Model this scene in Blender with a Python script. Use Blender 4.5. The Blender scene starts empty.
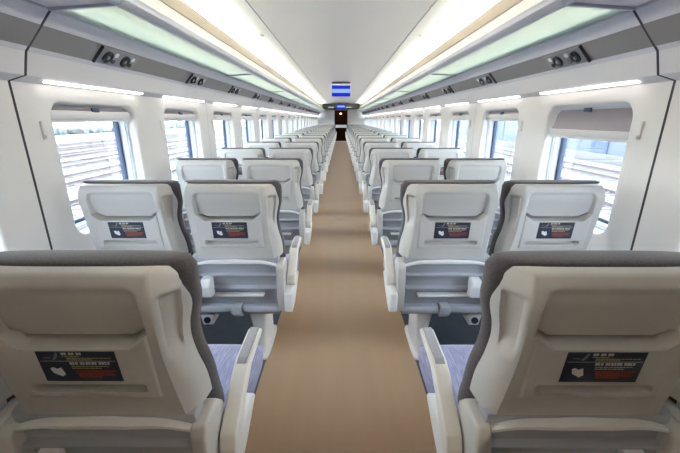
import bpy, bmesh, math, random
from mathutils import Vector
random.seed(7)
PI = math.pi
SC = bpy.context.scene
COL = SC.collection
H = 1.290                      # camera height above the aisle floor

# ------------------------------------------------------------------ materials
def _new(name):
    m = bpy.data.materials.new(name); m.use_nodes = True
    nt = m.node_tree
    for n in list(nt.nodes): nt.nodes.remove(n)
    out = nt.nodes.new('ShaderNodeOutputMaterial')
    return m, nt, out

def _mix(nt, fac, a, b):
    n = nt.nodes.new('ShaderNodeMix'); n.data_type = 'RGBA'
    if isinstance(fac, (int, float)): n.inputs[0].default_value = fac
    else: nt.links.new(fac, n.inputs[0])
    for s, v in ((6, a), (7, b)):
        if isinstance(v, (tuple, list)): n.inputs[s].default_value = (*v[:3], 1)
        else: nt.links.new(v, n.inputs[s])
    return n.outputs[2]

def _coord(nt, scale=(1, 1, 1), kind='Object', rot=(0, 0, 0)):
    tc = nt.nodes.new('ShaderNodeTexCoord'); mp = nt.nodes.new('ShaderNodeMapping')
    mp.inputs['Scale'].default_value = scale; mp.inputs['Rotation'].default_value = rot
    nt.links.new(tc.outputs[kind], mp.inputs['Vector'])
    return mp.outputs['Vector']

def _noise(nt, vec, scale, detail=3):
    n = nt.nodes.new('ShaderNodeTexNoise'); n.inputs['Scale'].default_value = scale
    n.inputs['Detail'].default_value = detail
    nt.links.new(vec, n.inputs['Vector']); return n.outputs['Fac']

def _bump(nt, h, strength, dist=0.002):
    b = nt.nodes.new('ShaderNodeBump'); b.inputs['Strength'].default_value = strength
    b.inputs['Distance'].default_value = dist
    nt.links.new(h, b.inputs['Height']); return b.outputs['Normal']

def plain(name, col, rough=0.5, metal=0.0, var=0.05, nscale=30.0, bump=0.0, spec=0.5):
    m, nt, out = _new(name)
    p = nt.nodes.new('ShaderNodeBsdfPrincipled')
    vec = _coord(nt); f = _noise(nt, vec, nscale)
    c2 = tuple(max(0, c * (1 - var)) for c in col)
    nt.links.new(_mix(nt, f, col, c2), p.inputs['Base Color'])
    p.inputs['Roughness'].default_value = rough; p.inputs['Metallic'].default_value = metal
    p.inputs['Specular IOR Level'].default_value = spec
    if bump: nt.links.new(_bump(nt, f, bump), p.inputs['Normal'])
    nt.links.new(p.outputs[0], out.inputs[0]); return m

def emit(name, col, strength):
    m, nt, out = _new(name)
    e = nt.nodes.new('ShaderNodeEmission'); e.inputs[0].default_value = (*col, 1); e.inputs[1].default_value = strength
    nt.links.new(e.outputs[0], out.inputs[0]); return m

def mat_floor():
    m, nt, out = _new('aisle_vinyl')
    p = nt.nodes.new('ShaderNodeBsdfPrincipled')
    v = _coord(nt, (9, 0.6, 1)); f = _noise(nt, v, 1.6, 4)
    v2 = _coord(nt, (40, 4, 1)); f2 = _noise(nt, v2, 2.0, 3)
    c = _mix(nt, f, (0.50, 0.345, 0.215), (0.41, 0.275, 0.16))
    c = _mix(nt, f2, c, (0.45, 0.305, 0.19))
    nt.links.new(c, p.inputs['Base Color']); p.inputs['Roughness'].default_value = 0.33
    nt.links.new(_bump(nt, f2, 0.03), p.inputs['Normal'])
    nt.links.new(p.outputs[0], out.inputs[0]); return m

def mat_ceiling():
    m, nt, out = _new('perforated_ceiling')
    p = nt.nodes.new('ShaderNodeBsdfPrincipled')
    v = _coord(nt)
    w = nt.nodes.new('ShaderNodeTexWave'); w.wave_type = 'BANDS'; w.bands_direction = 'Y'
    w.inputs['Scale'].default_value = 9.0; nt.links.new(v, w.inputs['Vector'])
    c = _mix(nt, w.outputs['Fac'], (0.92, 0.89, 0.83), (0.84, 0.81, 0.75))
    nt.links.new(c, p.inputs['Base Color']); p.inputs['Roughness'].default_value = 0.55
    nt.links.new(_bump(nt, w.outputs['Fac'], 0.06), p.inputs['Normal'])
    nt.links.new(p.outputs[0], out.inputs[0]); return m

def mat_fabric(name, a, b, scale=(160, 14, 160), bump=0.25):
    m, nt, out = _new(name)
    p = nt.nodes.new('ShaderNodeBsdfPrincipled')
    f = _noise(nt, _coord(nt, scale, rot=(0, 0, 0.25)), 1.0, 2)
    r = nt.nodes.new('ShaderNodeValToRGB'); r.color_ramp.elements[0].position = 0.42; r.color_ramp.elements[1].position = 0.62
    nt.links.new(f, r.inputs[0])
    nt.links.new(_mix(nt, r.outputs[0], a, b), p.inputs['Base Color'])
    p.inputs['Roughness'].default_value = 0.9; p.inputs['Specular IOR Level'].default_value = 0.2
    p.inputs['Sheen Weight'].default_value = 0.25
    nt.links.new(_bump(nt, f, bump), p.inputs['Normal'])
    nt.links.new(p.outputs[0], out.inputs[0]); return m

def mat_pane(name, tint=(0.97, 0.985, 0.98), gloss=0.06):
    m, nt, out = _new(name)
    t = nt.nodes.new('ShaderNodeBsdfTransparent'); t.inputs[0].default_value = (*tint, 1)
    g = nt.nodes.new('ShaderNodeBsdfGlossy'); g.inputs['Roughness'].default_value = 0.02
    fr = nt.nodes.new('ShaderNodeLayerWeight'); fr.inputs[0].default_value = 0.25
    mul = nt.nodes.new('ShaderNodeMath'); mul.operation = 'MULTIPLY'; mul.inputs[1].default_value = 0.35
    nt.links.new(fr.outputs['Fresnel'], mul.inputs[0])
    mx = nt.nodes.new('ShaderNodeMixShader')
    nt.links.new(mul.outputs[0], mx.inputs[0]); nt.links.new(t.outputs[0], mx.inputs[1]); nt.links.new(g.outputs[0], mx.inputs[2])
    nt.links.new(mx.outputs[0], out.inputs[0]); return m

def mat_shelf():
    m, nt, out = _new('frosted_green_glass')
    tl = nt.nodes.new('ShaderNodeBsdfTranslucent'); tl.inputs[0].default_value = (0.91, 0.97, 0.935, 1)
    d = nt.nodes.new('ShaderNodeBsdfPrincipled'); d.inputs['Base Color'].default_value = (0.82, 0.93, 0.875, 1); d.inputs['Roughness'].default_value = 0.25
    tr = nt.nodes.new('ShaderNodeBsdfTransparent'); tr.inputs[0].default_value = (0.88, 0.97, 0.93, 1)
    f = _noise(nt, _coord(nt), 3.0)
    m1 = nt.nodes.new('ShaderNodeMixShader'); m1.inputs[0].default_value = 0.38
    nt.links.new(tl.outputs[0], m1.inputs[1]); nt.links.new(d.outputs[0], m1.inputs[2])
    m2 = nt.nodes.new('ShaderNodeMixShader'); m2.inputs[0].default_value = 0.22
    nt.links.new(m1.outputs[0], m2.inputs[1]); nt.links.new(tr.outputs[0], m2.inputs[2])
    nt.links.new(m2.outputs[0], out.inputs[0]); return m

def mat_ballast():
    m, nt, out = _new('pale_ballast')
    p = nt.nodes.new('ShaderNodeBsdfPrincipled')
    v = _coord(nt); f = _noise(nt, v, 9.0, 6); f2 = _noise(nt, v, 0.5, 2)
    vo = nt.nodes.new('ShaderNodeTexVoronoi'); vo.inputs['Scale'].default_value = 11; nt.links.new(v, vo.inputs['Vector'])
    c = _mix(nt, vo.outputs['Distance'], (0.165, 0.157, 0.156), (0.115, 0.108, 0.107))
    c = _mix(nt, f2, c, (0.155, 0.148, 0.147))
    nt.links.new(c, p.inputs['Base Color']); p.inputs['Roughness'].default_value = 0.95
    nt.links.new(_bump(nt, f, 0.6, 0.03), p.inputs['Normal'])
    nt.links.new(p.outputs[0], out.inputs[0]); return m

M = dict(
    shell=plain('seat_shell_plastic', (0.525, 0.518, 0.500), 0.42, var=0.03, nscale=8, bump=0.0),
    kick=plain('seat_panel_plastic', (0.39, 0.41, 0.455), 0.45, var=0.04, nscale=10),
    arm=plain('armrest_plastic', (0.78, 0.755, 0.70), 0.4, var=0.03, nscale=10),
    white=plain('white_plastic', (0.82, 0.82, 0.81), 0.4, var=0.02),
    pad=mat_fabric('armrest_pad', (0.36, 0.36, 0.38), (0.30, 0.30, 0.33), (200, 200, 200)),
    back=mat_fabric('taupe_fabric', (0.088, 0.080, 0.088), (0.066, 0.060, 0.066), (180, 180, 180)),
    seat=mat_fabric('lavender_fabric', (0.27, 0.28, 0.44), (0.38, 0.39, 0.55), (190, 16, 190)),
    dark=plain('dark_rubber', (0.035, 0.037, 0.045), 0.6),
    hole=plain('dark_socket', (0.012, 0.014, 0.03), 0.4),
    frame=plain('window_frame_paint', (0.66, 0.72, 0.78), 0.45, var=0.02),
    gasket=plain('blue_black_gasket', (0.06, 0.08, 0.14), 0.5),
    sticker=plain('sticker_navy', (0.02, 0.027, 0.05), 0.45),
    pw=plain('print_white', (0.75, 0.76, 0.78), 0.6),
    py=plain('print_yellow', (0.50, 0.42, 0.22), 0.6),
    pr=plain('print_red', (0.40, 0.07, 0.035), 0.6),
    pg=plain('print_grey', (0.22, 0.23, 0.26), 0.6),
    wall=plain('wall_laminate', (0.80, 0.785, 0.755), 0.42, var=0.02, nscale=5),
    fascia=plain('rack_fascia_paint', (0.60, 0.60, 0.66), 0.42, var=0.03, nscale=6),
    fasciaw=plain('rack_lower_paint', (0.74, 0.73, 0.74), 0.4, var=0.02, nscale=6),
    band=plain('rack_grey_band', (0.235, 0.225, 0.225), 0.5, var=0.05, nscale=9),
    rail=plain('rail_aluminium', (0.50, 0.52, 0.57), 0.38, metal=0.35, var=0.05),
    cream=plain('cream_panel', (0.88, 0.86, 0.81), 0.5, var=0.03),
    beige=plain('beige_valance', (0.40, 0.335, 0.24), 0.5, var=0.05),
    cside=plain('ceiling_side_paint', (0.72, 0.71, 0.68), 0.5, var=0.02),
    ceil=mat_ceiling(), floor=mat_floor(),
    under=plain('dark_blue_floor', (0.085, 0.105, 0.14), 0.5, var=0.25, nscale=14),
    plate=plain('unit_plate', (0.27, 0.27, 0.29), 0.35, metal=0.3),
    lens=plain('unit_lens', (0.03, 0.032, 0.04), 0.2),
    pane=mat_pane('window_glass'), shelf=mat_shelf(), ballast=mat_ballast(),
    blind=plain('mauve_blind', (0.33, 0.305, 0.335), 0.85, var=0.08, nscale=60),
    bar=plain('blind_bar', (0.70, 0.70, 0.70), 0.45),
    rust=plain('rusty_rail', (0.12, 0.088, 0.084), 0.6, var=0.3),
    sleeper=plain('concrete_sleeper', (0.15, 0.142, 0.14), 0.9, var=0.2),
    brown=plain('brown_laminate', (0.26, 0.16, 0.11), 0.4, var=0.25, nscale=4),
    browndoor=mat_pane('brown_glass', (0.55, 0.43, 0.36)),
    tan=plain('tan_laminate', (0.36, 0.225, 0.11), 0.5, var=0.1, nscale=4),
    olive=plain('olive_header', (0.055, 0.047, 0.033), 0.4, var=0.1),
    endwall=plain('end_wall_laminate', (0.74, 0.72, 0.68), 0.5, var=0.02),
    bluewall=plain('pale_blue_cladding', (0.095, 0.115, 0.15), 0.6, var=0.15, nscale=0.6),
    bluedark=plain('blue_cladding', (0.048, 0.073, 0.12), 0.6, var=0.1, nscale=0.6),
    leafy=plain('hazy_foliage', (0.16, 0.163, 0.16), 0.9, var=0.4, nscale=1.2),
    cove=emit('cove_lamp_glow', (1.0, 0.955, 0.87), 27.0),
    edge=emit('rack_edge_glow', (0.92, 1.0, 0.95), 2.6),
    strip=emit('rack_lamp_glow', (1.0, 0.96, 0.91), 4.0),
    bluescr=emit('screen_dark_blue', (0.012, 0.02, 0.38), 1.0),
    lbluescr=emit('screen_light_blue', (0.33, 0.55, 0.92), 0.55),
    green=emit('exit_sign_green', (0.45, 0.75, 0.50), 0.6),
    lampw=emit('vestibule_lamp_glow', (1.0, 0.86, 0.7), 40.0),
)

# ------------------------------------------------------------------ mesh helpers
def finish(bm, name, mats, smooth=None):
    bmesh.ops.recalc_face_normals(bm, faces=bm.faces)
    me = bpy.data.meshes.new(name); bm.to_mesh(me); bm.free()
    for m in (mats if isinstance(mats, (list, tuple)) else [mats]): me.materials.append(m)
    if smooth is not None:
        for p in me.polygons: p.use_smooth = True
        me.set_sharp_from_angle(angle=math.radians(smooth))
    return me

def link(name, me, parent=None, loc=None):
    o = bpy.data.objects.new(name, me); COL.objects.link(o)
    if parent: o.parent = parent
    if loc: o.location = loc
    return o

def tag(o, label=None, cat=None, group=None, kind=None):
    if label: o['label'] = label
    if cat: o['category'] = cat
    if group: o['group'] = group
    if kind: o['kind'] = kind
    return o

def empty(name, loc, label, cat, group=None, kind=None):
    o = bpy.data.objects.new(name, None); COL.objects.link(o); o.location = loc
    o.empty_display_size = 0.1
    return tag(o, label, cat, group, kind)

def box(bm, x0, x1, y0, y1, z0, z1, bev=0.0, mi=0, seg=2):
    vs = [bm.verts.new((x, y, z)) for x in (x0, x1) for y in (y0, y1) for z in (z0, z1)]
    fs = [(0, 1, 3, 2), (4, 6, 7, 5), (0, 4, 5, 1), (2, 3, 7, 6), (0, 2, 6, 4), (1, 5, 7, 3)]
    faces = [bm.faces.new([vs[i] for i in f]) for f in fs]
    for f in faces: f.material_index = mi
    if bev:
        es = list({e for f in faces for e in f.edges})
        bmesh.ops.bevel(bm, geom=es, offset=bev, segments=seg, affect='EDGES', profile=0.5)
    return faces

def prism(bm, pts, a0, a1, axis='x', bev=0.0, mi=0, seg=2):
    """polygon pts extruded along axis; axis x -> pts are (y,z); y -> (x,z); z -> (x,y)"""
    def P(p, a):
        return {'x': (a, p[0], p[1]), 'y': (p[0], a, p[1]), 'z': (p[0], p[1], a)}[axis]
    A = [bm.verts.new(P(p, a0)) for p in pts]; B = [bm.verts.new(P(p, a1)) for p in pts]
    n = len(pts)
    faces = [bm.faces.new(A), bm.faces.new(B[::-1])]
    for i in range(n): faces.append(bm.faces.new((A[i], B[i], B[(i + 1) % n], A[(i + 1) % n])))
    for f in faces: f.material_index = mi
    if bev:
        bmesh.ops.recalc_face_normals(bm, faces=faces)
        es = list({e for f in faces for e in f.edges})
        bmesh.ops.bevel(bm, geom=es, offset=bev, segments=seg, affect='EDGES', profile=0.5, clamp_overlap=True)
    return faces

def loft(bm, rings, closed=True, cap=True, mi=0):
    R = [[bm.verts.new(p) for p in r] for r in rings]
    n = len(R[0])
    for a, b in zip(R, R[1:]):
        for i in range(n if closed else n - 1):
            f = bm.faces.new((a[i], a[(i + 1) % n], b[(i + 1) % n], b[i])); f.material_index = mi
    if cap and closed:
        bm.faces.new(R[0][::-1]).material_index = mi; bm.faces.new(R[-1]).material_index = mi
    return R

def tube(bm, pts, r, n=8, mi=0, flat=1.0):
    rings = []
    for i, p in enumerate(pts):
        p = Vector(p)
        d = (Vector(pts[min(i + 1, len(pts) - 1)]) - Vector(pts[max(i - 1, 0)])).normalized()
        up = Vector((0, 0, 1)) if abs(d.z) < 0.9 else Vector((0, 1, 0))
        s = d.cross(up).normalized(); u = s.cross(d)
        rings.append([p + s * (r * math.cos(2 * PI * k / n)) + u * (r * flat * math.sin(2 * PI * k / n)) for k in range(n)])
    loft(bm, rings, mi=mi)

def lathe(bm, prof, c, axis, n=16, mi=0):
    axis = Vector(axis).normalized(); t = Vector((0, 1, 0)) if abs(axis.y) < 0.9 else Vector((1, 0, 0))
    s = axis.cross(t).normalized(); u = axis.cross(s)
    rings = [[Vector(c) + axis * h + (s * math.cos(2 * PI * k / n) + u * math.sin(2 * PI * k / n)) * r for k in range(n)] for r, h in prof]
    loft(bm, rings, mi=mi)

def interp(tab, z):
    if z <= tab[0][0]: return tab[0][1]
    for i in range(len(tab) - 1):
        (a, va), (b, vb) = tab[i], tab[i + 1]
        if z <= b:
            t = (z - a) / (b - a)
            m0 = (vb - (tab[i - 1][1] if i else va)) / (b - (tab[i - 1][0] if i else a)) * (b - a)
            m1 = ((tab[i + 2][1] if i + 2 < len(tab) else vb) - va) / ((tab[i + 2][0] if i + 2 < len(tab) else b) - a) * (b - a)
            t2, t3 = t * t, t * t * t
            return (2 * t3 - 3 * t2 + 1) * va + (t3 - 2 * t2 + t) * m0 + (-2 * t3 + 3 * t2) * vb + (t3 - t2) * m1
    return tab[-1][1]

def sm(x, a, b):
    t = max(0.0, min(1.0, (x - a) / (b - a))); return t * t * (3 - 2 * t)

def rounded(y0, y1, z0, z1, r, n=6):
    pts = []
    for cy, cz, a0 in ((y1 - r, z1 - r, 0), (y0 + r, z1 - r, 90), (y0 + r, z0 + r, 180), (y1 - r, z0 + r, 270)):
        for k in range(n + 1):
            a = math.radians(a0 + 90 * k / n); pts.append((cy + r * math.cos(a), cz + r * math.sin(a)))
    return pts

ORD = ('first second third fourth fifth sixth seventh eighth ninth tenth eleventh twelfth thirteenth fourteenth fifteenth '
       'sixteenth seventeenth eighteenth nineteenth twentieth').split()

# ------------------------------------------------------------------ the seat
ZB, ZT = 0.635, 0.995
HW = [(0.48, 0.220), (0.56, 0.231), (0.635, 0.232), (0.67, 0.232), (0.71, 0.228), (0.76, 0.217), (0.81, 0.212), (0.85, 0.216),
      (0.90, 0.229), (0.935, 0.233), (0.96, 0.234), (0.983, 0.230), (0.995, 0.218)]
HWI = [(0.48, 0.205), (0.56, 0.210), (0.635, 0.206), (0.70, 0.204), (0.80, 0.205), (0.90, 0.208), (0.96, 0.209), (0.985, 0.206), (0.995, 0.198)]
PWI = [(0.635, 0.176), (0.70, 0.180), (0.80, 0.186), (0.88, 0.190), (0.96, 0.192), (0.995, 0.184)]
PWT = [(0.635, 0.197), (0.70, 0.188), (0.80, 0.178), (0.90, 0.176), (0.96, 0.175), (0.995, 0.171)]
def yb(z):
    y = -(z - 0.80) * 0.12
    if z > 0.92: y += ((z - 0.92) / 0.075) ** 2 * 0.026
    return y

def shell_mesh(m):
    bm = bmesh.new()
    NZ, NX = 92, 76
    rows = []
    zs = [ZB + (ZT - ZB) * i / NZ for i in range(NZ + 1)]
    def disp(x, z):
        ax = abs(x); d = 0.0
        # upper recess, its floor rising to the sides in a shallow trapezoid
        zbot = 0.833 + 0.030 * max(0, min(1, (ax - 0.112) / 0.040))
        side = 1 - sm(ax, 0.146, 0.158)
        top = 1 - sm(z, 0.955, 0.975)
        cy = 1.0
        if z > 0.94 and ax > 0.11:
            rr = math.hypot(max(0, (ax - 0.115) / 0.04), max(0, (z - 0.94) / 0.035)); cy = 1 - sm(rr, 0.75, 1.05)
        inn = sm(z, zbot - 0.002, zbot + 0.003)
        deep = 0.007 + 0.018 * max(0, (0.97 - z) / 0.13) + 0.038 * (1 - sm(z, zbot + 0.004, zbot + 0.017)) * (1 - sm(ax, 0.118, 0.150))
        d += deep * side * top * inn * cy
        # raised lower panel
        p = (1 - sm(ax, 0.150, 0.156)) * sm(z, 0.690, 0.696) * (1 - sm(z, zbot - 0.004, zbot + 0.002))
        d -= 0.005 * p
        # narrow slot below the sticker
        s = (1 - sm(ax, 0.122, 0.127)) * sm(z, 0.709, 0.713) * (1 - sm(z, 0.726, 0.730))
        d += 0.024 * s
        return d
    for z in zs:
        y0 = yb(z)
        r = []
        profs = []
        for hw, pw, pk in ((interp(HWI, z), interp(PWI, z), 0.0), (interp(HW, z), interp(PWT, z), 1.0)):
          prof = []; profs.append(prof)
          for k in range(17):         # chamfer and side, from front edge to panel edge
            t = k / 16
            if t < 0.25: px, py = hw - 0.004 * (t / 0.25), y0 + 0.105 - 0.035 * (t / 0.25)
            else:
                q = (t - 0.25) / 0.75
                bul = 0.010 * math.sin(PI * q)
                pocket = -0.015 * pk * sm(q, 0.24, 0.36) * (1 - sm(q, 0.74, 0.88)) * sm(z, 0.785, 0.845) * (1 - sm(z, 0.938, 0.956))
                px = hw - 0.004 + (pw - hw + 0.004) * q + (bul + pocket) * 0.7; py = y0 + 0.07 - 0.07 * q - (bul + pocket) * 0.7
            prof.append((px, py))
        for px, py in profs[0]: r.append((-px, py, z))
        wi, wa = profs[0][-1][0], profs[1][-1][0]
        for i in range(1, NX):
            x = -0.1645 + 0.329 * (i - 1) / (NX - 2); r.append((x, y0 + disp(x, z), z))
        for px, py in profs[1][::-1]: r.append((px, py, z))
        rows.append([(x * m, y, zz) for x, y, zz in r])
    # roll the top and bottom edges forward
    top = rows[-1]
    for dz, dy in ((0.004, 0.008), (0.006, 0.03), (0.006, 0.07)):
        rows.append([(x * 0.995, min(y + dy, max(y, yb(ZT) + 0.10)), z + dz) for x, y, z in top])
    bot = rows[0]
    pre = []
    for dz, dy in ((-0.006, 0.10), (-0.006, 0.02), (-0.003, 0.005)):
        pre.append([(x * 0.99, min(y + dy, max(y, yb(ZB) + 0.10)), z + dz) for x, y, z in bot])
    loft(bm, pre + rows, closed=False, cap=False)
    return finish(bm, 'back_shell', M['shell'], 35)

def superring(hx, y0, y1, z, n=36, e=4.0):
    out = []
    cy, hy = (y0 + y1) / 2, (y1 - y0) / 2
    for k in range(n):
        a = 2 * PI * k / n; c, s = math.cos(a), math.sin(a)
        out.append((hx * math.copysign(abs(c) ** (2 / e), c), cy + hy * math.copysign(abs(s) ** (2 / e), s), z))
    return out

def backrest_mesh(m):
    bm = bmesh.new(); rings = []
    Z0, Z1 = 0.49, 1.009
    zs = [Z0 + (Z1 - 0.006 - Z0) * i / 34 for i in range(35)]
    for i, z in enumerate(zs):
        zz = 0.48 + (z - 0.48) * (0.515 / 0.522)
        h = interp(HW, zz) + 0.007 - 0.004 * sm(0.86 - z, 0, 0.1); hi = interp(HWI, zz) + 0.002
        b = yb(min(z, 0.99))
        y0 = b + 0.062 - 0.030 * sm(z, 0.90, 0.985)
        y1 = b + 0.142 + 0.025 * sm(0.68 - z, 0, 0.15) - 0.024 * sm(z, 0.88, 1.0)
        k = min(i, 3); sh = (3 - k) * 0.006
        rings.append([((x if x > 0 else x * (hi - sh) / (h - sh)) * m, y, q) for x, y, q in superring(h - sh, y0 + sh, y1 - sh, z)])
    b = yb(0.99)
    for dz, s in ((0.004, 0.006), (0.0065, 0.016), (0.0075, 0.032)):
        h = interp(HW, 0.993) + 0.007 - s
        rings.append([((x if x > 0 else x * (h - 0.004) / h) * m, y, q) for x, y, q in superring(h, b + 0.032 + s, b + 0.118 - s, Z1 - 0.006 + dz)])
    loft(bm, rings)
    return finish(bm, 'backrest', M['back'], 60)

def cushion_mesh(m, wide=0.030):
    bm = bmesh.new(); rings = []
    for i in range(25):
        t = i / 24; y = 0.07 + 0.51 * t
        e = 1 - sm(t, 0.9, 1.0) * 0.45
        e0 = 0.75 + 0.25 * sm(t, 0, 0.08)
        top = 0.452 + 0.012 * math.sin(PI * t) - 0.02 * sm(t, 0.88, 1.0) + 0.006 * t
        bot = 0.345 + 0.03 * sm(t, 0.8, 1.0)
        r = []
        for k in range(36):
            a = 2 * PI * k / 36; c, s = math.cos(a), math.sin(a)
            hz = (top - bot) / 2 * e * e0
            x = (0.226 - 0.01 * sm(t, 0.85, 1.0) + (wide * sm(t, 0.46, 0.56) if c > 0 else 0)) * math.copysign(abs(c) ** 0.4, c)
            z = (top + bot) / 2 + hz * math.copysign(abs(s) ** 0.55, s)
            if s > 0: z += 0.012 * (abs(x) / 0.226) ** 3 * (1 - sm(t, 0.7, 1.0)) * s
            r.append((x * m, y, z))
        rings.append(r)
    loft(bm, rings)
    return finish(bm, 'seat_cushion', M['seat'], 60)

def rear_panel_mesh(m):
    bm = bmesh.new()
    prof = [(0.035, 0.640), (0.022, 0.632), (0.026, 0.600), (0.034, 0.550), (0.014, 0.545), (0.014, 0.537), (0.036, 0.532),
            (0.042, 0.478), (0.016, 0.472), (0.016, 0.464), (0.044, 0.459), (0.050, 0.385), (0.060, 0.350), (0.075, 0.340), (0.075, 0.640)]
    prism(bm, prof, -0.215, 0.215, 'x', bev=0.0025, seg=2)
    return finish(bm, 'rear_panel', M['kick'], 30)

def trim_mesh(m):
    bm = bmesh.new()
    pts = []
    for i in range(25):
        s = -1 + 2 * i / 24
        z = 0.633 - 0.020 * abs(s) ** 3.5 + 0.001 * math.cos(s * PI * 3)
        pts.append((s * 0.205 * m, 0.008 + 0.012 * s * s, z - 0.016))
    rings = []
    for i, p in enumerate(pts):
        hh = 0.0085 - 0.003 * abs(-1 + 2 * i / 24)
        rings.append([(p[0], p[1] + a, p[2] + b * hh) for a, b in ((-0.010, 0.6), (-0.004, 1), (0.02, 1), (0.02, -1), (-0.004, -1), (-0.010, -0.6))])
    loft(bm, rings)
    return finish(bm, 'trim_strip', M['white'], 40)

def foot_bar_mesh(m):
    bm = bmesh.new()
    box(bm, *sorted((-0.165 * m, 0.135 * m)), 0.012, 0.055, 0.424, 0.436, 0.004, seg=3)
    return finish(bm, 'foot_bar', M['white'], 40)

def underframe_mesh(m):
    bm = bmesh.new()
    for x0, x1 in ((-0.21, -0.035), (0.015, 0.205)):
        prism(bm, [(0.02, 0.365), (0.015, 0.335), (0.05, 0.305), (0.42, 0.300), (0.45, 0.33), (0.44, 0.365)], x0 * m, x1 * m, 'x', bev=0.010, seg=3)
    prism(bm, [(-0.002, 0.375), (-0.002, 0.33), (0.04, 0.295), (0.44, 0.30), (0.44, 0.36)], -0.035 * m, 0.015 * m, 'x', bev=0.008, seg=2)
    return finish(bm, 'underframe', M['kick'], 40)

def hinge_mesh(m, s):
    bm = bmesh.new()
    pts = [(-0.002, 0.585), (0.012, 0.606), (0.095, 0.612), (0.130, 0.575), (0.150, 0.500), (0.150, 0.360), (0.090, 0.330), (0.010, 0.345), (-0.006, 0.45)]
    a, b = sorted((s * 0.205 * m, s * 0.243 * m))
    prism(bm, pts, a, b, 'x', bev=0.008, seg=3)
    return finish(bm, 'hinge_cover', M['shell'], 40)

ARM = [(0.052, 0.483), (0.066, 0.520), (0.085, 0.533), (0.200, 0.604), (0.235, 0.618), (0.385, 0.621), (0.405, 0.614), (0.405, 0.604),
       (0.385, 0.596), (0.255, 0.588), (0.180, 0.545), (0.090, 0.465), (0.062, 0.463)]
def arm_mesh(m):
    bm = bmesh.new()
    a, b = sorted((0.247 * m, 0.290 * m))
    prism(bm, ARM, a, b, 'x', bev=0.007, seg=3)
    return finish(bm, 'armrest', M['arm'], 40)
def arm_pad_mesh(m):
    bm = bmesh.new()
    a, b = sorted((0.2545 * m, 0.2825 * m))
    prism(bm, [(0.225, 0.613), (0.393, 0.6165), (0.393, 0.626), (0.240, 0.6235), (0.222, 0.615)], a, b, 'x', bev=0.003, seg=2)
    return finish(bm, 'arm_pad', M['pad'], 40)

def side_panel_mesh(m):
    bm = bmesh.new()
    pts = [(-0.012, 0.355), (-0.012, 0.455), (0.05, 0.470), (0.17, 0.468), (0.29, 0.452), (0.305, 0.435), (0.20, 0.385), (0.10, 0.345), (0.02, 0.335)]
    a, b = sorted((0.240 * m, 0.280 * m))
    prism(bm, pts, a, b, 'x', bev=0.009, seg=3)
    return finish(bm, 'side_panel', M['white'], 40)

def leg_mesh(m, x):
    bm = bmesh.new(); rings = []
    for z, hx, hy in ((0.0, 0.045, 0.17), (0.012, 0.045, 0.17), (0.02, 0.030, 0.13), (0.12, 0.030, 0.12), (0.22, 0.048, 0.14), (0.31, 0.060, 0.16)):
        rings.append([(x * m + (p[0]), p[1], z) for p in superring(hx, 0.24 - hy, 0.24 + hy, z, 24, 5)])
    loft(bm, rings)
    return finish(bm, 'leg', M['white'], 40)

def latch_mesh(m):
    bm = bmesh.new()
    prism(bm, [(-0.028, 0.440), (-0.034, 0.500), (-0.02, 0.535), (0.03, 0.54), (0.03, 0.435)], *sorted((-0.165 * m, -0.115 * m)), 'x', bev=0.008, seg=3)
    return finish(bm, 'latch_cover', M['white'], 40)
def outlet_mesh(m):
    bm = bmesh.new()
    prism(bm, [(-0.225, 0.292), (-0.213, 0.232), (-0.158, 0.232), (-0.150, 0.292)] if m > 0 else [(0.225, 0.292), (0.213, 0.232), (0.158, 0.232), (0.150, 0.292)], 0.06, 0.16, 'y', bev=0.006, seg=2)
    return finish(bm, 'power_outlet', M['white'], 40)
def outlet_hole_mesh(m):
    bm = bmesh.new()
    lathe(bm, [(0.018, 0.0), (0.018, 0.008), (0.001, 0.008)], (-0.187 * m, 0.0605, 0.263), (0, -1, 0), 14)
    return finish(bm, 'socket', M['hole'], 40)

# the safety sticker and what is printed on it
def on_shell(x, z, off):                     # point on the raised lower panel of the shell
    return (x, yb(z) - 0.005 - off, z)
SX0, SX1, SZ0, SZ1 = -0.083, 0.083, 0.744, 0.8265
def quads_on_shell(rects, off, th, mat, name):
    bm = bmesh.new()
    for x0, x1, z0, z1 in rects:
        p = [on_shell(x0, z0, off), on_shell(x1, z0, off), on_shell(x1, z1, off), on_shell(x0, z1, off)]
        q = [(a, b + th, c) for a, b, c in p]
        loft(bm, [p, q])
    return finish(bm, name, mat)
def sticker_mesh(): return quads_on_shell([(SX0, SX1, SZ0, SZ1)], 0.0012, 0.0016, M['sticker'], 'safety_sticker')
def heading_rects():
    rr = random.Random(3); out = []
    def line(x, z, h, groups):
        for g in groups:
            for _ in range(g):
                w = h * 0.95                       # one syllable block: strokes
                out.append((x, x + w * 0.75, z + h * 0.72, z + h)); out.append((x + w * 0.1, x + w * 0.6, z + h * 0.36, z + h * 0.55))
                if rr.random() < 0.7: out.append((x + w * 0.72, x + w * 0.9, z + h * 0.2, z + h))
                out.append((x + w * 0.05, x + w * 0.85, z, z + h * 0.18)); x += w * 1.1
            x += h * 0.6
    line(-0.030, 0.8175, 0.0058, (2, 2, 2))
    line(-0.019, 0.7915, 0.0058, (3, 6, 4))
    out.append((SX0 + 0.004, SX1 - 0.004, 0.8005, 0.8010))
    return out
def dashes(z, x0, x1, h, seed):
    rr = random.Random(seed); out = []; x = x0
    while x < x1:
        w = rr.uniform(0.003, 0.010); out.append((x, min(x + w, x1), z, z + h)); x += w + 0.0016
    return out
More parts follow.
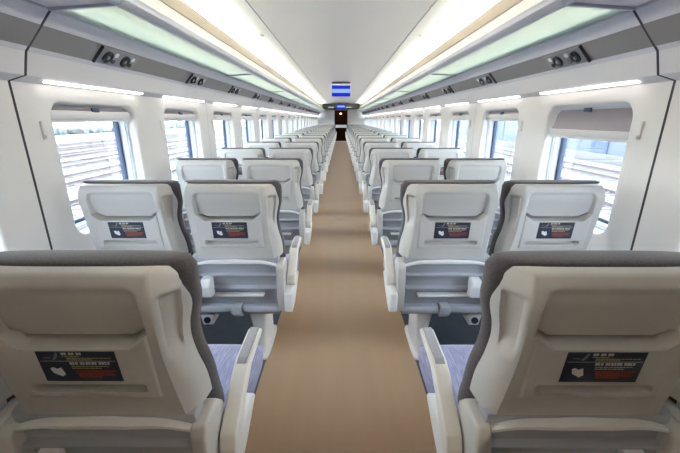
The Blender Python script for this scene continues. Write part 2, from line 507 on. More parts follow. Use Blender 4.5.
def print_parts(m):
    """sub-parts of the sticker; the lettering is never mirrored"""
    res = [('heading_text', quads_on_shell(heading_rects(), 0.0017, 0.0008, M['pw'], 'heading_text'))]
    y = dashes(0.8125, -0.030, 0.005, 0.0018, 1) + dashes(0.8075, -0.022, 0.072, 0.0022, 2) + dashes(0.8035, -0.022, 0.030, 0.0018, 4) \
        + dashes(0.7855, -0.017, 0.062, 0.0018, 5) + dashes(0.7800, -0.017, 0.045, 0.0020, 6)
    res.append(('small_text', quads_on_shell(y, 0.0017, 0.0008, M['py'], 'small_text')))
    r = dashes(0.7715, -0.012, 0.072, 0.0030, 7) + dashes(0.7660, -0.012, 0.066, 0.0028, 8) + dashes(0.7605, -0.008, 0.070, 0.0030, 9) + dashes(0.7555, -0.008, 0.040, 0.0026, 10)
    res.append(('warning_text', quads_on_shell(r, 0.0017, 0.0008, M['pr'], 'warning_text')))
    bm = bmesh.new()
    def poly(pts):
        p = [on_shell(a, c, 0.0018) for a, c in pts]; loft(bm, [p, [(a, b + 0.0008, c) for a, b, c in p]])
    poly([(-0.061, 0.768), (-0.044, 0.758), (-0.036, 0.764), (-0.041, 0.783), (-0.050, 0.779), (-0.058, 0.784), (-0.064, 0.781)])     # folded tray
    me = finish(bm, 'tray_icon', M['pw']); res.append(('tray_icon', me))
    bm = bmesh.new()
    poly([(-0.052, 0.806), (-0.047, 0.804), (-0.040, 0.812), (-0.037, 0.823), (-0.041, 0.824), (-0.046, 0.814)])      # hand lever
    poly([(-0.070, 0.8095), (-0.055, 0.8085), (-0.055, 0.8105), (-0.070, 0.8110)])
    res.append(('lever_icon', finish(bm, 'lever_icon', M['pg'])))
    return res

LIB = {}
for m in (1, -1):
    LIB[m] = dict(back_shell=shell_mesh(m), backrest=backrest_mesh(m), seat_cushion=cushion_mesh(m), seat_cushion_w=cushion_mesh(m, 0.0), rear_panel=rear_panel_mesh(m),
                  trim_strip=trim_mesh(m), foot_bar=foot_bar_mesh(m), underframe=underframe_mesh(m), hinge_a=hinge_mesh(m, 1), hinge_b=hinge_mesh(m, -1),
                  armrest=arm_mesh(m), arm_pad=arm_pad_mesh(m), side_panel=side_panel_mesh(m), leg=leg_mesh(m, 0.075), leg_w=leg_mesh(m, 0.0),
                  latch=latch_mesh(m), outlet=outlet_mesh(m), socket=outlet_hole_mesh(m))
STICK = sticker_mesh(); PRINTS = print_parts(1)

def make_seat(x, y, m, aisle, label, group, near):
    L = LIB[m]
    r = empty('train_seat', (x, y, 0), label, 'seat', group)
    P = lambda n, k, par=r: link(n, L[k], par)
    sh = P('back_shell', 'back_shell'); P('backrest', 'backrest'); P('seat_cushion', 'seat_cushion' if aisle else 'seat_cushion_w')
    rp = P('rear_panel', 'rear_panel'); P('trim_strip', 'trim_strip', rp); P('foot_bar', 'foot_bar', rp)
    P('underframe', 'underframe'); P('hinge_cover', 'hinge_a'); P('hinge_cover', 'hinge_b')
    st = link('safety_sticker', STICK, r)
    st['label'] = 'dark navy instruction sticker with small printed lines'
    if near:
        for n, me in PRINTS: link(n, me, st)
    P('leg', 'leg' if aisle else 'leg_w')
    if aisle:
        a = P('armrest', 'armrest'); P('arm_pad', 'arm_pad', a); P('side_panel', 'side_panel')
        if near:
            P('latch_cover', 'latch'); o = P('power_outlet', 'outlet'); P('socket', 'socket', o)
    return r

NROWS = 20
ROW0, PITCH, XA, XWIN = 0.593, 1.0, 0.526, 1.014
for k in range(NROWS):
    y = ROW0 + k * PITCH + (0.040 if k == 0 else 0)
    for sx, side in ((-1, 'left'), (1, 'right')):
        m = -sx                                      # +x is the aisle side for seats on the left
        if k == 0:
            la = f'large beige seat back nearest the camera on the {side}, dark headrest top'
            lw = f'nearest window seat on the {side}, cut off by the picture edge'
        else:
            la = f'pale grey seat beside the aisle, {side} side, {ORD[k]} row from the camera'
            lw = f'pale grey seat by the windows, {side} side, {ORD[k]} row from the camera'
        make_seat(sx * (XA + (0.030 if k == 0 else 0)), y, m, True, la, f'aisle seats on the {side}', k < 7)
        make_seat(sx * (XWIN + (0.030 if k == 0 else 0)), y, m, False, lw, f'window seats on the {side}', k < 7)

# ------------------------------------------------------------------ the car body
Y0, Y1 = -2.2, 21.5
W = 1.36
WC0, WP, NW = 0.983, 1.10, 19                        # windows: first centre, pitch, count
ZW0, ZW1, HWW = 0.705, 1.365, 0.352
def Z(d): return H + d

bm = bmesh.new()
def strip(bm, x0, x1, ya, yb_, z, mi):
    f = bm.faces.new([bm.verts.new(p) for p in ((x0, ya, z), (x1, ya, z), (x1, yb_, z), (x0, yb_, z))]); f.material_index = mi
YV = 23.6
for x0, x1, mi in ((-1.5, -0.418, 1), (-0.418, 0.418, 0), (0.418, 1.5, 1)): strip(bm, x0, x1, Y0 - 0.1, YV, 0.0, mi)
strip(bm, -1.5, 1.5, Y0 - 0.1, YV, -0.12, 1)
tag(link('floor', finish(bm, 'floor', [M['floor'], M['under']])), 'brown vinyl aisle floor with dark blue strips under the seats', 'floor', kind='structure')

def wall(side):
    s = -1 if side == 'left' else 1
    bm = bmesh.new()
    zt = Z(0.152)
    def quad(pts): bm.faces.new([bm.verts.new(p) for p in pts])
    ys = WC0 - WP / 2; ye = WC0 + WP * (NW - 0.5)
    quad([(s * W, Y0, 0), (s * W, ys, 0), (s * W, ys, zt), (s * W, Y0, zt)])
    quad([(s * W, ye, 0), (s * W, Y1, 0), (s * W, Y1, zt), (s * W, ye, zt)])
    for k in range(NW):
        c = WC0 + WP * k; a, b = c - WP / 2, c + WP / 2
        def ring(ins, x, r): return [(x, p[0], p[1]) for p in rounded(c - HWW + ins, c + HWW - ins, ZW0 + ins, ZW1 - ins, r)]
        inner = ring(-0.012, s * W, 0.085)
        outer = []
        for (_, py, pz) in inner:
            dy, dz = py - c, pz - (ZW0 + ZW1) / 2
            zb, zc = (ZW0 + ZW1) / 2, (zt if dz > 0 else 0)
            # project onto the cell rectangle, keeping the corner points at the corners
            hy = WP / 2; hz = abs(zc - zb)
            t = min(hy / max(abs(dy), 1e-6), hz / max(abs(dz), 1e-6))
            outer.append((s * W, c + dy * t, zb + dz * t))
        # snap the nearest ring points to the four corners
        for cy, cz in ((a, 0), (b, 0), (a, zt), (b, zt)):
            i = min(range(len(outer)), key=lambda i: (outer[i][1] - cy) ** 2 + (outer[i][2] - cz) ** 2)
            outer[i] = (s * W, cy, cz)
        rings = [outer, inner, ring(-0.004, s * (W + 0.004), 0.08), ring(0.0, s * (W + 0.012), 0.078), ring(0.010, s * (W + 0.055), 0.07)]
        R = [[bm.verts.new(p) for p in r] for r in rings]; n = len(inner)
        for p, q in zip(R, R[1:]):
            for i in range(n): bm.faces.new((p[i], p[(i + 1) % n], q[(i + 1) % n], q[i]))
    # outer skin with the same openings, so no light leaks past the frames
    for k in range(NW):
        c = WC0 + WP * k; a, b = c - WP / 2, c + WP / 2; x = s * (W + 0.135)
        for y0, y1, z0, z1 in ((a, c - HWW, 0, zt), (c + HWW, b, 0, zt), (c - HWW, c + HWW, 0, ZW0), (c - HWW, c + HWW, ZW1, zt)):
            quad([(x, y0, z0), (x, y1, z0), (x, y1, z1), (x, y0, z1)])
    x = s * (W + 0.135)
    for y0, y1 in ((Y0, ys), (ye, Y1)): quad([(x, y0, 0), (x, y1, 0), (x, y1, zt), (x, y0, zt)])
    bmesh.ops.remove_doubles(bm, verts=bm.verts, dist=0.0004)
    me = finish(bm, f'wall_{side}', M['wall'], 40)
    tag(link(f'wall_{side}', me), f'pale side wall with a long row of windows on the {side}', 'wall', kind='structure')
wall('left'); wall('right')

# windows and their blinds
def ringbm(bm, s, loops, mi=0):
    R = [[bm.verts.new((s * x, y, z)) for y, z in l] for x, l in loops]; n = len(R[0])
    for p, q in zip(R, R[1:]):
        for i in range(n): bm.faces.new((p[i], p[(i + 1) % n], q[(i + 1) % n], q[i])).material_index = mi
def RR(ins, r): return rounded(-HWW + ins, HWW - ins, ZW0 + ins, ZW1 - ins, r)
WM = {}
for s in (-1, 1):
    bm = bmesh.new()
    ringbm(bm, s, [(W + 0.050, RR(-0.004, 0.075)), (W + 0.052, RR(0.018, 0.066)), (W + 0.056, RR(0.022, 0.064)), (W + 0.062, RR(0.022, 0.064)), (W + 0.064, RR(0.030, 0.06)), (W + 0.105, RR(0.036, 0.055)), (W + 0.134, RR(0.036, 0.055)), (W + 0.134, RR(-0.006, 0.075)), (W + 0.050, RR(-0.004, 0.075))])
    WM[s, 'frame'] = finish(bm, 'window_frame', M['frame'], 40)
    bm = bmesh.new()
    ringbm(bm, s, [(W + 0.098, RR(0.030, 0.06)), (W + 0.098, RR(0.052, 0.05)), (W + 0.106, RR(0.056, 0.048)), (W + 0.125, RR(0.056, 0.048)), (W + 0.125, RR(0.030, 0.06)), (W + 0.098, RR(0.030, 0.06))])
    WM[s, 'gasket'] = finish(bm, 'gasket', M['gasket'], 40)
    bm = bmesh.new()
    l = RR(0.050, 0.05)
    loft(bm, [[(s * (W + 0.112), y, z) for y, z in l], [(s * (W + 0.118), y, z) for y, z in l]])
    WM[s, 'pane'] = finish(bm, 'pane', M['pane'])
    bm = bmesh.new()                                   # cassette and bottom bar of a rolled up blind
    box(bm, *sorted((s * (W + 0.022), s * (W + 0.062))), -HWW + 0.016, HWW - 0.016, 1.288, 1.332, 0.006)
    WM[s, 'bar'] = finish(bm, 'bottom_bar', M['bar'], 40)
    bm = bmesh.new()
    box(bm, *sorted((s * (W + 0.030), s * (W + 0.046))), -HWW + 0.02, HWW - 0.02, 1.274, 1.288, 0.003)
    WM[s, 'lip'] = finish(bm, 'grip_lip', M['white'], 40)
    bm = bmesh.new()
    box(bm, *sorted((s * (W + 0.036), s * (W + 0.044))), -HWW + 0.024, HWW - 0.024, 1.325, 1.354, 0.002)
    WM[s, 'fab'] = finish(bm, 'blind_fabric', M['blind'], 40)
    bm = bmesh.new()
    box(bm, *sorted((s * (W + 0.018), s * (W + 0.030))), -0.03, 0.03, 1.326, 1.350, 0.004)
    WM[s, 'clip'] = finish(bm, 'clip', M['gasket'], 40)

def lowered_blind(y, s, label):
    r = empty('roller_blind', (0, y, 0), label, 'blind', 'roller blinds in the windows')
    bm = bmesh.new()                                   # curved fabric coming off the head of the opening
    l = []
    for i in range(15):
        t = i / 14; z = 1.342 - 0.115 * t; x = W + 0.020 + 0.030 * math.sin(PI * (0.15 + 0.75 * t))
        l.append((x, z))
    A = []
    for x, z in l:
        ins = 0.018 + 0.075 * max(0, (z - 1.282) / 0.060) ** 2.2
        A.append([(s * x, -HWW + 0.018, z), (s * x, HWW - ins, z), (s * (x + 0.003), HWW - ins, z), (s * (x + 0.003), -HWW + 0.018, z)])
    loft(bm, A); link('blind_fabric', finish(bm, 'blind_fabric_lowered', M['blind'], 50), r)
    bm = bmesh.new(); box(bm, *sorted((s * (W + 0.016), s * (W + 0.048))), -HWW + 0.014, HWW - 0.014, 1.192, 1.230, 0.006)
    b = link('bottom_bar', finish(bm, 'bottom_bar_lowered', M['bar'], 40), r)
    bm = bmesh.new(); box(bm, *sorted((s * (W + 0.026), s * (W + 0.042))), -HWW + 0.02, HWW - 0.02, 1.178, 1.192, 0.003)
    link('grip_lip', finish(bm, 'grip_lip_lowered', M['white'], 40), b)
    link('clip', WM[s, 'clip'], r)

n = 0
for s, side in ((-1, 'left'), (1, 'right')):
    for k in range(NW):
        n += 1; y = WC0 + WP * k
        r = tag(bpy.data.objects.new(f'window_{n}', None), f'window on the {side} wall, {ORD[k]} counting from the camera', 'window', f'windows on the {side} wall', 'structure')
        COL.objects.link(r); r.location = (0, y, 0)
        f = link('window_frame', WM[s, 'frame'], r); link('gasket', WM[s, 'gasket'], f); link('pane', WM[s, 'pane'], r)
        if s == 1 and k == 1:
            lowered_blind(y, s, 'mauve roller blind pulled partly down in the near right window'); continue
        b = empty('roller_blind', (0, y, 0), f'rolled-up blind with white bar atop the {ORD[k]} window from the camera, {side} wall', 'blind', 'roller blinds in the windows')
        bb = link('bottom_bar', WM[s, 'bar'], b); link('grip_lip', WM[s, 'lip'], bb); link('blind_fabric', WM[s, 'fab'], b); link('clip', WM[s, 'clip'], b)

# coat hooks beside the windows
for s, side in ((-1, 'left'), (1, 'right')):
    bm = bmesh.new()
    box(bm, *sorted((s * (W + 0.003), s * (W - 0.010))), -0.010, 0.010, -0.040, 0.040, 0.004)
    box(bm, *sorted((s * (W - 0.008), s * (W - 0.016))), -0.007, 0.007, -0.034, -0.020, 0.003)
    me = finish(bm, 'coat_hook', M['wall'], 40)
    for k in range(1, 5):
        o = link('coat_hook', me, None, (0, WC0 + WP * k - 0.425, Z(-0.05)))
        tag(o, f'small cream coat hook on the {side} wall, near edge of {ORD[k]} window', 'hook', 'coat hooks on the wall pillars')

# joints in the wall lining
tn = 0
for s, side in ((-1, 'left'), (1, 'right')):
    for j in range(9):
        y = WC0 + WP * (0.5 + 2 * j) + 0.015
        w = 0.0055 if j == 0 else 0.002
        tn += 1; bm = bmesh.new()
        box(bm, *sorted((s * (W - 0.0012), s * (W + 0.004))), y - w, y + w, 0.0, Z(0.150))
        tag(link(f'trim_{tn}', finish(bm, f'trim_{tn}', M['dark'] if j == 0 else M['rail'])),
            f'{"dark rubber" if j == 0 else "thin grey"} joint in the {side} wall lining, {ORD[j]} from the camera', 'trim', f'joints in the {side} wall', 'structure')

# ------------------------------------------------------------------ luggage racks
FX = [(1.36, 0.150), (1.286, 0.171), (1.261, 0.259), (1.131, 0.402), (1.135, 0.420), (1.16, 0.428), (1.36, 0.428)]
def seg(a, b, t): return (a[0] + (b[0] - a[0]) * t, a[1] + (b[1] - a[1]) * t)
GX0, GX1, GD0, GD1 = 1.128, 0.872, 0.412, 0.428
def rack(s, ya, yb_, label, group, glass=True, joint=False, bracket=True):
    r = empty('luggage_rack', (s * 1.2, (ya + yb_) / 2, Z(0.15)), label, 'luggage rack', group)
    inv = Vector((-s * 1.2, -(ya + yb_) / 2, -Z(0.15)))
    def put(n, bm, mat, par=r, sm_=35):
        bmesh.ops.translate(bm, verts=bm.verts, vec=inv); return link(n, finish(bm, n, mat, sm_), par)
    g = 0.0012
    bm = bmesh.new()
    pts = [(s * x, Z(d)) for x, d in FX]
    fs = prism(bm, pts, ya + g, yb_ - g, 'y')
    bm.faces.ensure_lookup_table()
    for f in fs[2:]:
        c = f.calc_center_median()
        if c.z < Z(0.22): f.material_index = 1
    put('fascia', bm, [M['fascia'], M['fasciaw']])
    bm = bmesh.new()                                     # grey band set on the sloping face
    a, b = FX[2], FX[3]
    p0, p1 = seg(a, b, 0.13), seg(a, b, 0.66); nx, nd = -0.741 * 0.0018, -0.671 * 0.0018
    prism(bm, [(s * p0[0], Z(p0[1])), (s * p1[0], Z(p1[1])), (s * (p1[0] + nx), Z(p1[1] + nd)), (s * (p0[0] + nx), Z(p0[1] + nd))], ya + g, yb_ - g, 'y')
    put('band', bm, M['band'])
    bm = bmesh.new()
    e = 0.012 if glass else 0.004
    prism(bm, [(s * GX0, Z(GD0)), (s * GX1, Z(GD1)), (s * GX1, Z(GD1 + 0.008)), (s * GX0, Z(GD0 + 0.008))], ya + e, yb_ - e, 'y')
    put('glass_shelf' if glass else 'shelf_panel', bm, M['shelf'] if glass else M['fasciaw'])
    bm = bmesh.new()
    prism(bm, [(s * x, Z(d)) for x, d in ((0.880, 0.420), (0.856, 0.424), (0.838, 0.444), (0.838, 0.468), (0.848, 0.478), (0.872, 0.478), (0.880, 0.466))], ya + g, yb_ - g, 'y', bev=0.003)
    put('front_rail', bm, M['rail'])
    if glass:
        bm = bmesh.new()
        prism(bm, [(s * 1.082, Z(0.452)), (s * 1.072, Z(0.454)), (s * 1.070, Z(0.464)), (s * 1.080, Z(0.466))], ya + 0.02, yb_ - 0.02, 'y')
        put('edge_light', bm, M['edge'])
    if bracket:
        bm = bmesh.new()
        prism(bm, [(s * 1.14, Z(0.400)), (s * 0.87, Z(0.418)), (s * 0.87, Z(0.440)), (s * 1.14, Z(0.428))], ya - 0.008, ya + 0.010, 'y', bev=0.002)
        put('bracket', bm, M['rail'])
    if joint:
        bm = bmesh.new()
        pts = [(s * (x - 0.0016), Z(d - 0.001)) for x, d in FX[:5]] + [(s * (x + 0.004), Z(d + 0.004)) for x, d in FX[:5]][::-1]
        prism(bm, pts, ya - 0.005, ya + 0.005, 'y')
        put('joint_seal', bm, M['dark'])
JY = WC0 + WP * 0.5 + 0.015
for s, side in ((-1, 'left'), (1, 'right')):
    rack(s, Y0, JY, f'solid white rack end above the nearest seats on the {side}', f'luggage racks on the {side}', glass=False, bracket=False)
    for j in range(9):
        ya = JY + 2.2 * j; ye = min(JY + 2.2 * (j + 1), Y1 - 0.02)
        rack(s, ya, ye, f'overhead rack section with green glass shelf, {side} side, {ORD[j]} from the camera', f'luggage racks on the {side}', joint=(j == 0))

# reading light units and the lamps under the racks
def unit_meshes(s):
    a, b = FX[2], FX[3]
    ux, ud = (b[0] - a[0]), (b[1] - a[1]); L = math.hypot(ux, ud); ux /= L; ud /= L   # up the slope
    nx, nd = -ud, ux                                                                  # out of the face, to the aisle and down
    nx, nd = (-0.741, -0.671)
    c = seg(a, b, 0.385)
    def P(u, v, h): # along the slope, along y, out
        return Vector((s * (ux * u + nx * h), v, ud * u + nd * h))
    def slab(bm, u0, u1, v0, v1, h0, h1, bev=0.0):
        vs = [bm.verts.new(P(u, v, h)) for u in (u0, u1) for v in (v0, v1) for h in (h0, h1)]
        fs = [bm.faces.new([vs[i] for i in f]) for f in ((0, 1, 3, 2), (4, 6, 7, 5), (0, 4, 5, 1), (2, 3, 7, 6), (0, 2, 6, 4), (1, 5, 7, 3))]
        if bev: bmesh.ops.bevel(bm, geom=list({e for f in fs for e in f.edges}), offset=bev, segments=2, affect='EDGES')
    out = {}
    bm = bmesh.new(); slab(bm, -0.047, 0.047, -0.165, 0.165, 0.0015, 0.010, 0.003); out['plate'] = finish(bm, 'mounting_plate', M['plate'], 35)
    bm = bmesh.new(); slab(bm, -0.050, 0.050, -0.172, -0.163, 0.0015, 0.016, 0.003); out['end'] = finish(bm, 'end_cap', M['dark'], 35)
    ax = P(0, 0, 1)
    for i, v in enumerate((-0.095, 0.055)):
        bm = bmesh.new(); lathe(bm, [(0.034, 0.0), (0.034, 0.009), (0.026, 0.012), (0.022, 0.006), (0.001, 0.005)], P(-0.002, v, 0.009), ax, 20)
        out['light', i] = finish(bm, 'reading_lamp', M['lens'], 35)
        bm = bmesh.new(); lathe(bm, [(0.012, 0.0), (0.011, 0.006), (0.001, 0.007)], P(-0.004, v, 0.0125), ax, 12)
        out['bulb', i] = finish(bm, 'lamp_lens', M['plate'], 35)
        bm = bmesh.new(); slab(bm, 0.008, 0.032, v + 0.045, v + 0.072, 0.010, 0.015, 0.004); out['button', i] = finish(bm, 'button', M['white'], 35)
        bm = bmesh.new(); slab(bm, -0.030, -0.008, v + 0.045, v + 0.072, 0.010, 0.014, 0.004); out['call', i] = finish(bm, 'call_button', M['lens'], 35)
    return out, c
for s, side in ((-1, 'left'), (1, 'right')):
    U, c = unit_meshes(s)
    for k in range(1, NW):
        y = WC0 + WP * k
        r = empty('reading_light_unit', (s * c[0], y, Z(c[1])), f'reading light unit on the grey rack band, {side} side, {ORD[k-1]} from the camera', 'reading light', f'reading light units on the {side}')
        link('mounting_plate', U['plate'], r); link('end_cap', U['end'], r)
        for i in (0, 1):
            l = link('reading_lamp', U['light', i], r); link('lamp_lens', U['bulb', i], l)
            link('button', U['button', i], r); link('call_button', U['call', i], r)
    bm = bmesh.new()
    p0, p1 = seg(FX[0], FX[1], 0.46), seg(FX[0], FX[1], 0.68)
    prism(bm, [(s * p0[0], p0[1] + 0.003), (s * p1[0], p1[1] + 0.003), (s * (p1[0] + 0.002), p1[1] - 0.007), (s * (p0[0] + 0.002), p0[1] - 0.007)], -0.40, 0.40, 'y', bev=0.002)
    me = finish(bm, 'rack_lamp', M['strip'], 40)
    for k in range(1, NW):
        o = link('rack_lamp', me, None, (0, WC0 + WP * k, H))
        tag(o, f'glowing lamp strip beneath the rack, above the {ORD[k]} window on the {side}', 'lamp', f'lamp strips under the {side} rack')

# ------------------------------------------------------------------ ceiling
CX, CD = 0.673, 0.800
bm = bmesh.new()
vp = [(-1 + 2 * i / 24) for i in range(25)]
loft(bm, [[(t * (CX - 0.006), yy, Z(CD + 0.11 * (1 - t * t))) for t in vp] for yy in (Y0, Y1)], closed=False, cap=False)
strip(bm, -1.36, 1.36, Y0, Y1, Z(CD) + 0.12, 0)
tag(link('ceiling', finish(bm, 'ceiling', M['ceil'], 30)), 'flat pale ceiling panel with fine crosswise lines', 'ceiling', kind='structure')
for s, side in ((-1, 'left'), (1, 'right')):
    bm = bmesh.new()
    # curved side panel of the ceiling, cove trough with valance, back wall of the rack
    prof = [(CX - 0.006, CD + 0.05), (CX + 0.004, CD + 0.03), (CX + 0.004, CD)] + \
           [(CX + 0.004 + 0.45 * t, CD - 0.012 * t * t) for t in (0.25, 0.5, 0.75, 1)] + [(1.19, 0.77), (1.20, 0.73), (1.19, 0.680)]
    loft(bm, [[(s * x, Y0, Z(d)) for x, d in prof], [(s * x, Y1, Z(d)) for x, d in prof]], closed=False, cap=False)
    tag(link(f'ceiling_side_{side}', finish(bm, f'ceiling_side_{side}', M['cside'], 30)), f'brightly lit side panel of the ceiling above the {side} cove', 'ceiling', kind='structure')
    bm = bmesh.new()
    v = [(1.20, 0.678), (1.040, 0.684), (1.028, 0.728), (1.020, 0.728), (1.030, 0.650), (1.060, 0.645), (1.20, 0.66)]
    prism(bm, [(s * x, Z(d)) for x, d in v], Y0, Y1, 'y')
    tn += 1; tag(link(f'trim_{tn}', finish(bm, f'trim_{tn}', M['beige'], 30)), f'beige valance hiding the cove lamps on the {side}', 'trim', kind='structure')
    bm = bmesh.new()
    prism(bm, [(s * x, Z(d)) for x, d in ((1.036, 0.646), (1.046, 0.60), (1.085, 0.435), (1.20, 0.43), (1.36, 0.43), (1.36, 0.66), (1.12, 0.66))], Y0, Y1, 'y')
    tn += 1; tag(link(f'trim_{tn}', finish(bm, f'trim_{tn}', M['cream'], 30)), f'cream back panel behind the {side} luggage rack', 'trim', kind='structure')
    for j in range(11):
        bm = bmesh.new(); box(bm, *sorted((s * 1.088, s * 1.115)), -0.95, 0.95, 0.676, 0.768, 0.004)
        o = link('cove_lamp', finish(bm, 'cove_lamp', M['cove']), None, (0, -1.20 + 2.0 * j, H))
        tag(o, f'hidden lamp tube behind the {side} valance, {ORD[j]} from the camera', 'lamp', f'cove lamps on the {side}')
    bm = bmesh.new(); lathe(bm, [(0.030, 0), (0.030, -0.008), (0.022, -0.014), (0.001, -0.015)], (0, 0, 0), (0, 0, 1), 18)
    tag(link('ceiling_sensor', finish(bm, 'ceiling_sensor', M['cside'], 40), None, (s * 0.80, 3.9, Z(CD - 0.003))), f'small round sensor on the {side} ceiling panel', 'sensor')

# dark slots between the ceiling panels
for s, side in ((-1, 'left'), (1, 'right')):
    bm = bmesh.new(); box(bm, *sorted((s * (CX - 0.0055), s * (CX + 0.0035))), Y0, Y1, Z(CD + 0.012), Z(CD + 0.02))
    tn += 1; tag(link(f'trim_{tn}', finish(bm, f'trim_{tn}', M['dark'])), f'dark joint line in the ceiling on the {side}', 'trim', kind='structure')

# ceiling display
r = empty('ceiling_display', (0, 9.6, Z(0.905)), 'blue passenger information screen hanging from the ceiling mid car', 'screen')
def put(n, bm, mat, par, sm_=40): return link(n, finish(bm, n, mat, sm_), par)
bm = bmesh.new(); box(bm, -0.238, 0.238, 0.0, 0.12, -0.045, 0.003, 0.004); put('mount', bm, M['olive'], r)
bm = bmesh.new(); box(bm, -0.243, 0.243, 0.005, 0.08, -0.358, -0.045, 0.006); hs = put('housing', bm, M['white'], r)
bm = bmesh.new(); box(bm, -0.236, 0.236, 0.0015, 0.006, -0.352, -0.088)
sc = put('screen', bm, M['bluescr'], hs); sc['label'] = 'screen with dark blue bands'
bm = bmesh.new(); box(bm, -0.234, 0.234, 0.0, 0.003, -0.266, -0.172); put('light_stripe', bm, M['lbluescr'], hs)

# ------------------------------------------------------------------ far end
bm = bmesh.new()
DW, DH = 0.375, 1.78
for x0, x1, z0, z1 in ((-1.5, -DW, 0, 2.2), (DW, 1.5, 0, 2.2), (-DW, DW, DH, 2.2)): box(bm, x0, x1, Y1, Y1 + 0.06, z0, z1)
tag(link('wall_far', finish(bm, 'wall_far', M['endwall'])), 'cream end wall around the far door', 'wall', kind='structure')
r = tag(bpy.data.objects.new('door_1', None), 'brown glass sliding door at the far end of the aisle', 'door', kind='structure'); COL.objects.link(r); r.location = (0, Y1, 0)
bm = bmesh.new(); box(bm, -DW, DW, 0.02, 0.03, 0.03, DH - 0.02); put('door_glass', bm, M['browndoor'], r)
bm = bmesh.new(); box(bm, -DW, DW, 0.012, 0.02, 0.80, 0.96); put('frosted_band', bm, M['frame'], r)
bm = bmesh.new()
box(bm, -DW - 0.03, -DW, -0.02, 0.05, 0, DH + 0.03); box(bm, DW, DW + 0.03, -0.02, 0.05, 0, DH + 0.03); box(bm, -DW, DW, -0.02, 0.05, DH, DH + 0.03); put('door_frame', bm, M['rail'], r)
bm = bmesh.new(); box(bm, -DW, DW, -0.12, 0.05, 0.0, 0.028, 0.006); put('threshold', bm, M['frame'], r)
bm = bmesh.new(); box(bm, -1.5, 1.5, YV, YV + 0.05, 0, 2.2); box(bm, -1.5, -1.45, Y1 + 0.06, YV, 0, 2.2); box(bm, 1.45, 1.5, Y1 + 0.06, YV, 0, 2.2); box(bm, -1.5, 1.5, Y1 + 0.06, YV, 2.15, 2.2)
tag(link('wall_vestibule', finish(bm, 'wall_vestibule', M['brown'])), 'dark brown vestibule lining seen through the far door', 'wall', kind='structure')
bm = bmesh.new(); lathe(bm, [(0.07, 0), (0.07, -0.02), (0.001, -0.025)], (0, 0, 0), (0, 0, 1), 16)
tag(link('vestibule_lamp', finish(bm, 'vestibule_lamp', M['lampw'], 40), None, (0, 22.6, 2.148)), 'small warm lamp in the vestibule beyond the far door', 'lamp')
bm = bmesh.new(); box(bm, -0.035, 0.035, -0.02, 0, -0.03, 0.03, 0.006)
tag(link('wall_lamp', finish(bm, 'wall_lamp', M['lampw'], 40), None, (-0.02, YV, 1.62)), 'small bright lamp glowing on the brown vestibule wall', 'lamp')
# header panel with a small display
YH = 20.6
r = empty('header_panel', (0, YH, Z(0.52)), 'dark olive header panel spanning the car above the far door', 'panel')
bm = bmesh.new()
zt = CD - 0.004 - 0.52
prism(bm, [(-1.16, zt - 0.07), (-1.00, zt), (1.00, zt), (1.16, zt - 0.07), (0.98, 0.03), (0.90, 0.0), (-0.90, 0.0), (-0.98, 0.03)], 0.0, 0.88, 'y', bev=0.006)
hp = put('header_board', bm, M['olive'], r)
bm = bmesh.new(); box(bm, -0.26, 0.26, -0.02, 0.004, 0.02, 0.245, 0.004); hd = put('display', bm, M['bluescr'], r)
bm = bmesh.new(); box(bm, -0.20, 0.20, -0.024, -0.019, 0.10, 0.19); put('lit_text_band', bm, M['lbluescr'], hd)
for x in (-0.55, 0.42):
    bm = bmesh.new(); box(bm, x - 0.16, x + 0.16, -0.012, 0.004, 0.075, 0.125, 0.003); put('lit_sign', bm, M['green'], r)
# end of the car behind the camera
bm = bmesh.new(); box(bm, -1.5, 1.5, Y0 - 0.06, Y0, 0, 2.2)
tag(link('wall_near', finish(bm, 'wall_near', M['tan'])), 'tan end wall behind the camera', 'wall', kind='structure')

# ------------------------------------------------------------------ the railway yard outside
GZ = -1.28
bm = bmesh.new(); strip(bm, -260, 260, -120, 320, GZ, 0)
tag(link('ground', finish(bm, 'ground', M['ballast'])), 'pale stone ballast of the railway yard outside', 'ground', kind='structure')
def track_meshes():
    bm = bmesh.new(); prism(bm, [(-0.07, 0.0), (0.07, 0.0), (0.07, 0.02), (0.015, 0.05), (0.015, 0.11), (0.037, 0.125), (0.037, 0.16), (-0.037, 0.16), (-0.037, 0.125), (-0.015, 0.11), (-0.015, 0.05), (-0.07, 0.02)], -60, 170, 'y')
    rail = finish(bm, 'rail', M['rust'])
    bm = bmesh.new()
    y = -8.0
    while y < 60:
        box(bm, -1.25, 1.25, y - 0.12, y + 0.12, -0.10, 0.012); y += 0.65
    return rail, finish(bm, 'sleepers', M['sleeper'])
RAIL, SLEEP = track_meshes()
for side, xs in (('left', (-3.6, -7.55, -11.6, -15.5, -19.6, -23.6, -27.6)), ('right', (4.2, 8.8, 12.6))):
    for i, x in enumerate(xs):
        r = empty('railway_track', (x, 0, GZ + 0.02), f'railway track in the yard outside the {side} windows, {ORD[i]} from the train', 'railway track', f'railway tracks outside on the {side}')
        for q in (-0.755, 0.755): link('rail', RAIL, r, (q, 0, 0))
        sl = link('sleepers', SLEEP, r); sl['kind'] = 'stuff'
def building(x0, x1, y0, y1, h, label):
    r = empty('depot_building', ((x0 + x1) / 2, (y0 + y1) / 2, GZ), label, 'building')
    w, l = (x1 - x0) / 2, (y1 - y0) / 2
    bm = bmesh.new(); box(bm, -w, w, -l, l, 0, h); put('cladding', bm, M['bluewall'], r)
    bm = bmesh.new(); box(bm, -w - 0.3, w + 0.3, -l - 0.3, l + 0.3, h, h + 0.3); put('roof', bm, M['frame'], r)
    y = -l + 2.0
    while y < l - 2:
        bm = bmesh.new(); box(bm, -w - 0.06, -w, y, y + 1.6, 0.2, h - 0.8); put('shutter_door', bm, M['bluedark'], r); y += 5.2
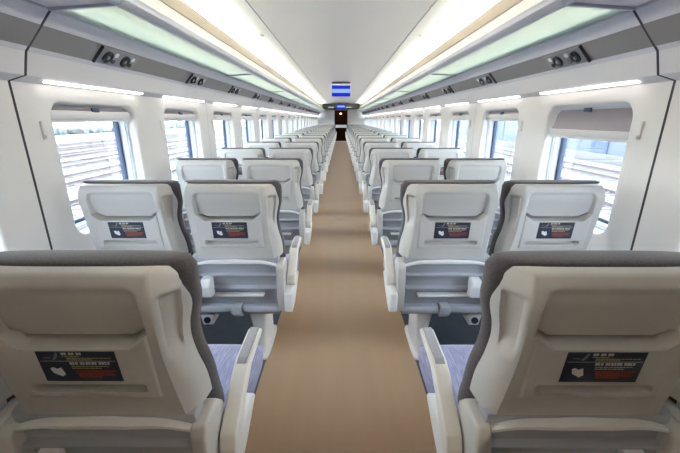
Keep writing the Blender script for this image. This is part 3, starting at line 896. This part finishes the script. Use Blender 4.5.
building(17.5, 27, 6.0, 60.0, 6.0, 'pale blue depot building across the tracks on the right')
r = empty('platform_wall', (16.0, 20, GZ), 'low concrete wall along the yard on the right', 'wall')
bm = bmesh.new(); box(bm, -0.2, 0.2, -40, 60, 0, 0.5, 0.02); put('coping', bm, M['sleeper'], r)
rr = random.Random(5)
bm = bmesh.new()
for i in range(70):
    x = -46 - rr.uniform(0, 3); y = -20 + i * 2.1
    bmesh.ops.create_icosphere(bm, subdivisions=2, radius=1, matrix=__import__('mathutils').Matrix.Translation((x, y, GZ + 0.6 + rr.uniform(-0.2, 0.3))) @ __import__('mathutils').Matrix.Diagonal((1.4, 1.6, rr.uniform(0.8, 1.5), 1)))
for v in bm.verts: v.co += Vector((rr.uniform(-.18, .18), rr.uniform(-.18, .18), rr.uniform(-.18, .18)))
tag(link('undergrowth', finish(bm, 'undergrowth', M['leafy'])), 'hazy grey undergrowth along the far edge of the yard on the left', 'bushes', kind='stuff')

# ------------------------------------------------------------------ light and camera
w = bpy.data.worlds.new('sky'); SC.world = w; w.use_nodes = True
nt = w.node_tree; bg = nt.nodes['Background']
tc = nt.nodes.new('ShaderNodeTexCoord'); sp = nt.nodes.new('ShaderNodeSeparateXYZ'); nt.links.new(tc.outputs['Generated'], sp.inputs[0])
rp = nt.nodes.new('ShaderNodeValToRGB'); rp.color_ramp.elements[0].color = (0.86, 0.93, 1.0, 1); rp.color_ramp.elements[1].color = (0.60, 0.77, 1.0, 1)
rp.color_ramp.elements[0].position = 0.0; rp.color_ramp.elements[1].position = 0.8
nt.links.new(sp.outputs['Z'], rp.inputs[0]); nt.links.new(rp.outputs[0], bg.inputs[0]); bg.inputs[1].default_value = 11.0

cam = bpy.data.cameras.new('camera'); co = bpy.data.objects.new('camera', cam); COL.objects.link(co)
cam.sensor_width = 36; cam.lens = 352 / 680 * 36; cam.clip_start = 0.02; cam.clip_end = 1000
co.location = (0, 0, H); co.rotation_euler = (PI / 2 - math.atan(107.5 / 352), 0, 0.0028)
SC.camera = co
SC.view_settings.view_transform = 'Standard'; SC.view_settings.look = 'None'
SC.view_settings.gamma = 1; SC.view_settings.use_curve_mapping = False; SC.view_settings.exposure = 0.8
SC.cycles.max_bounces = 10; SC.cycles.diffuse_bounces = 6; SC.cycles.transparent_max_bounces = 16
SC.cycles.caustics_reflective = False; SC.cycles.caustics_refractive = False
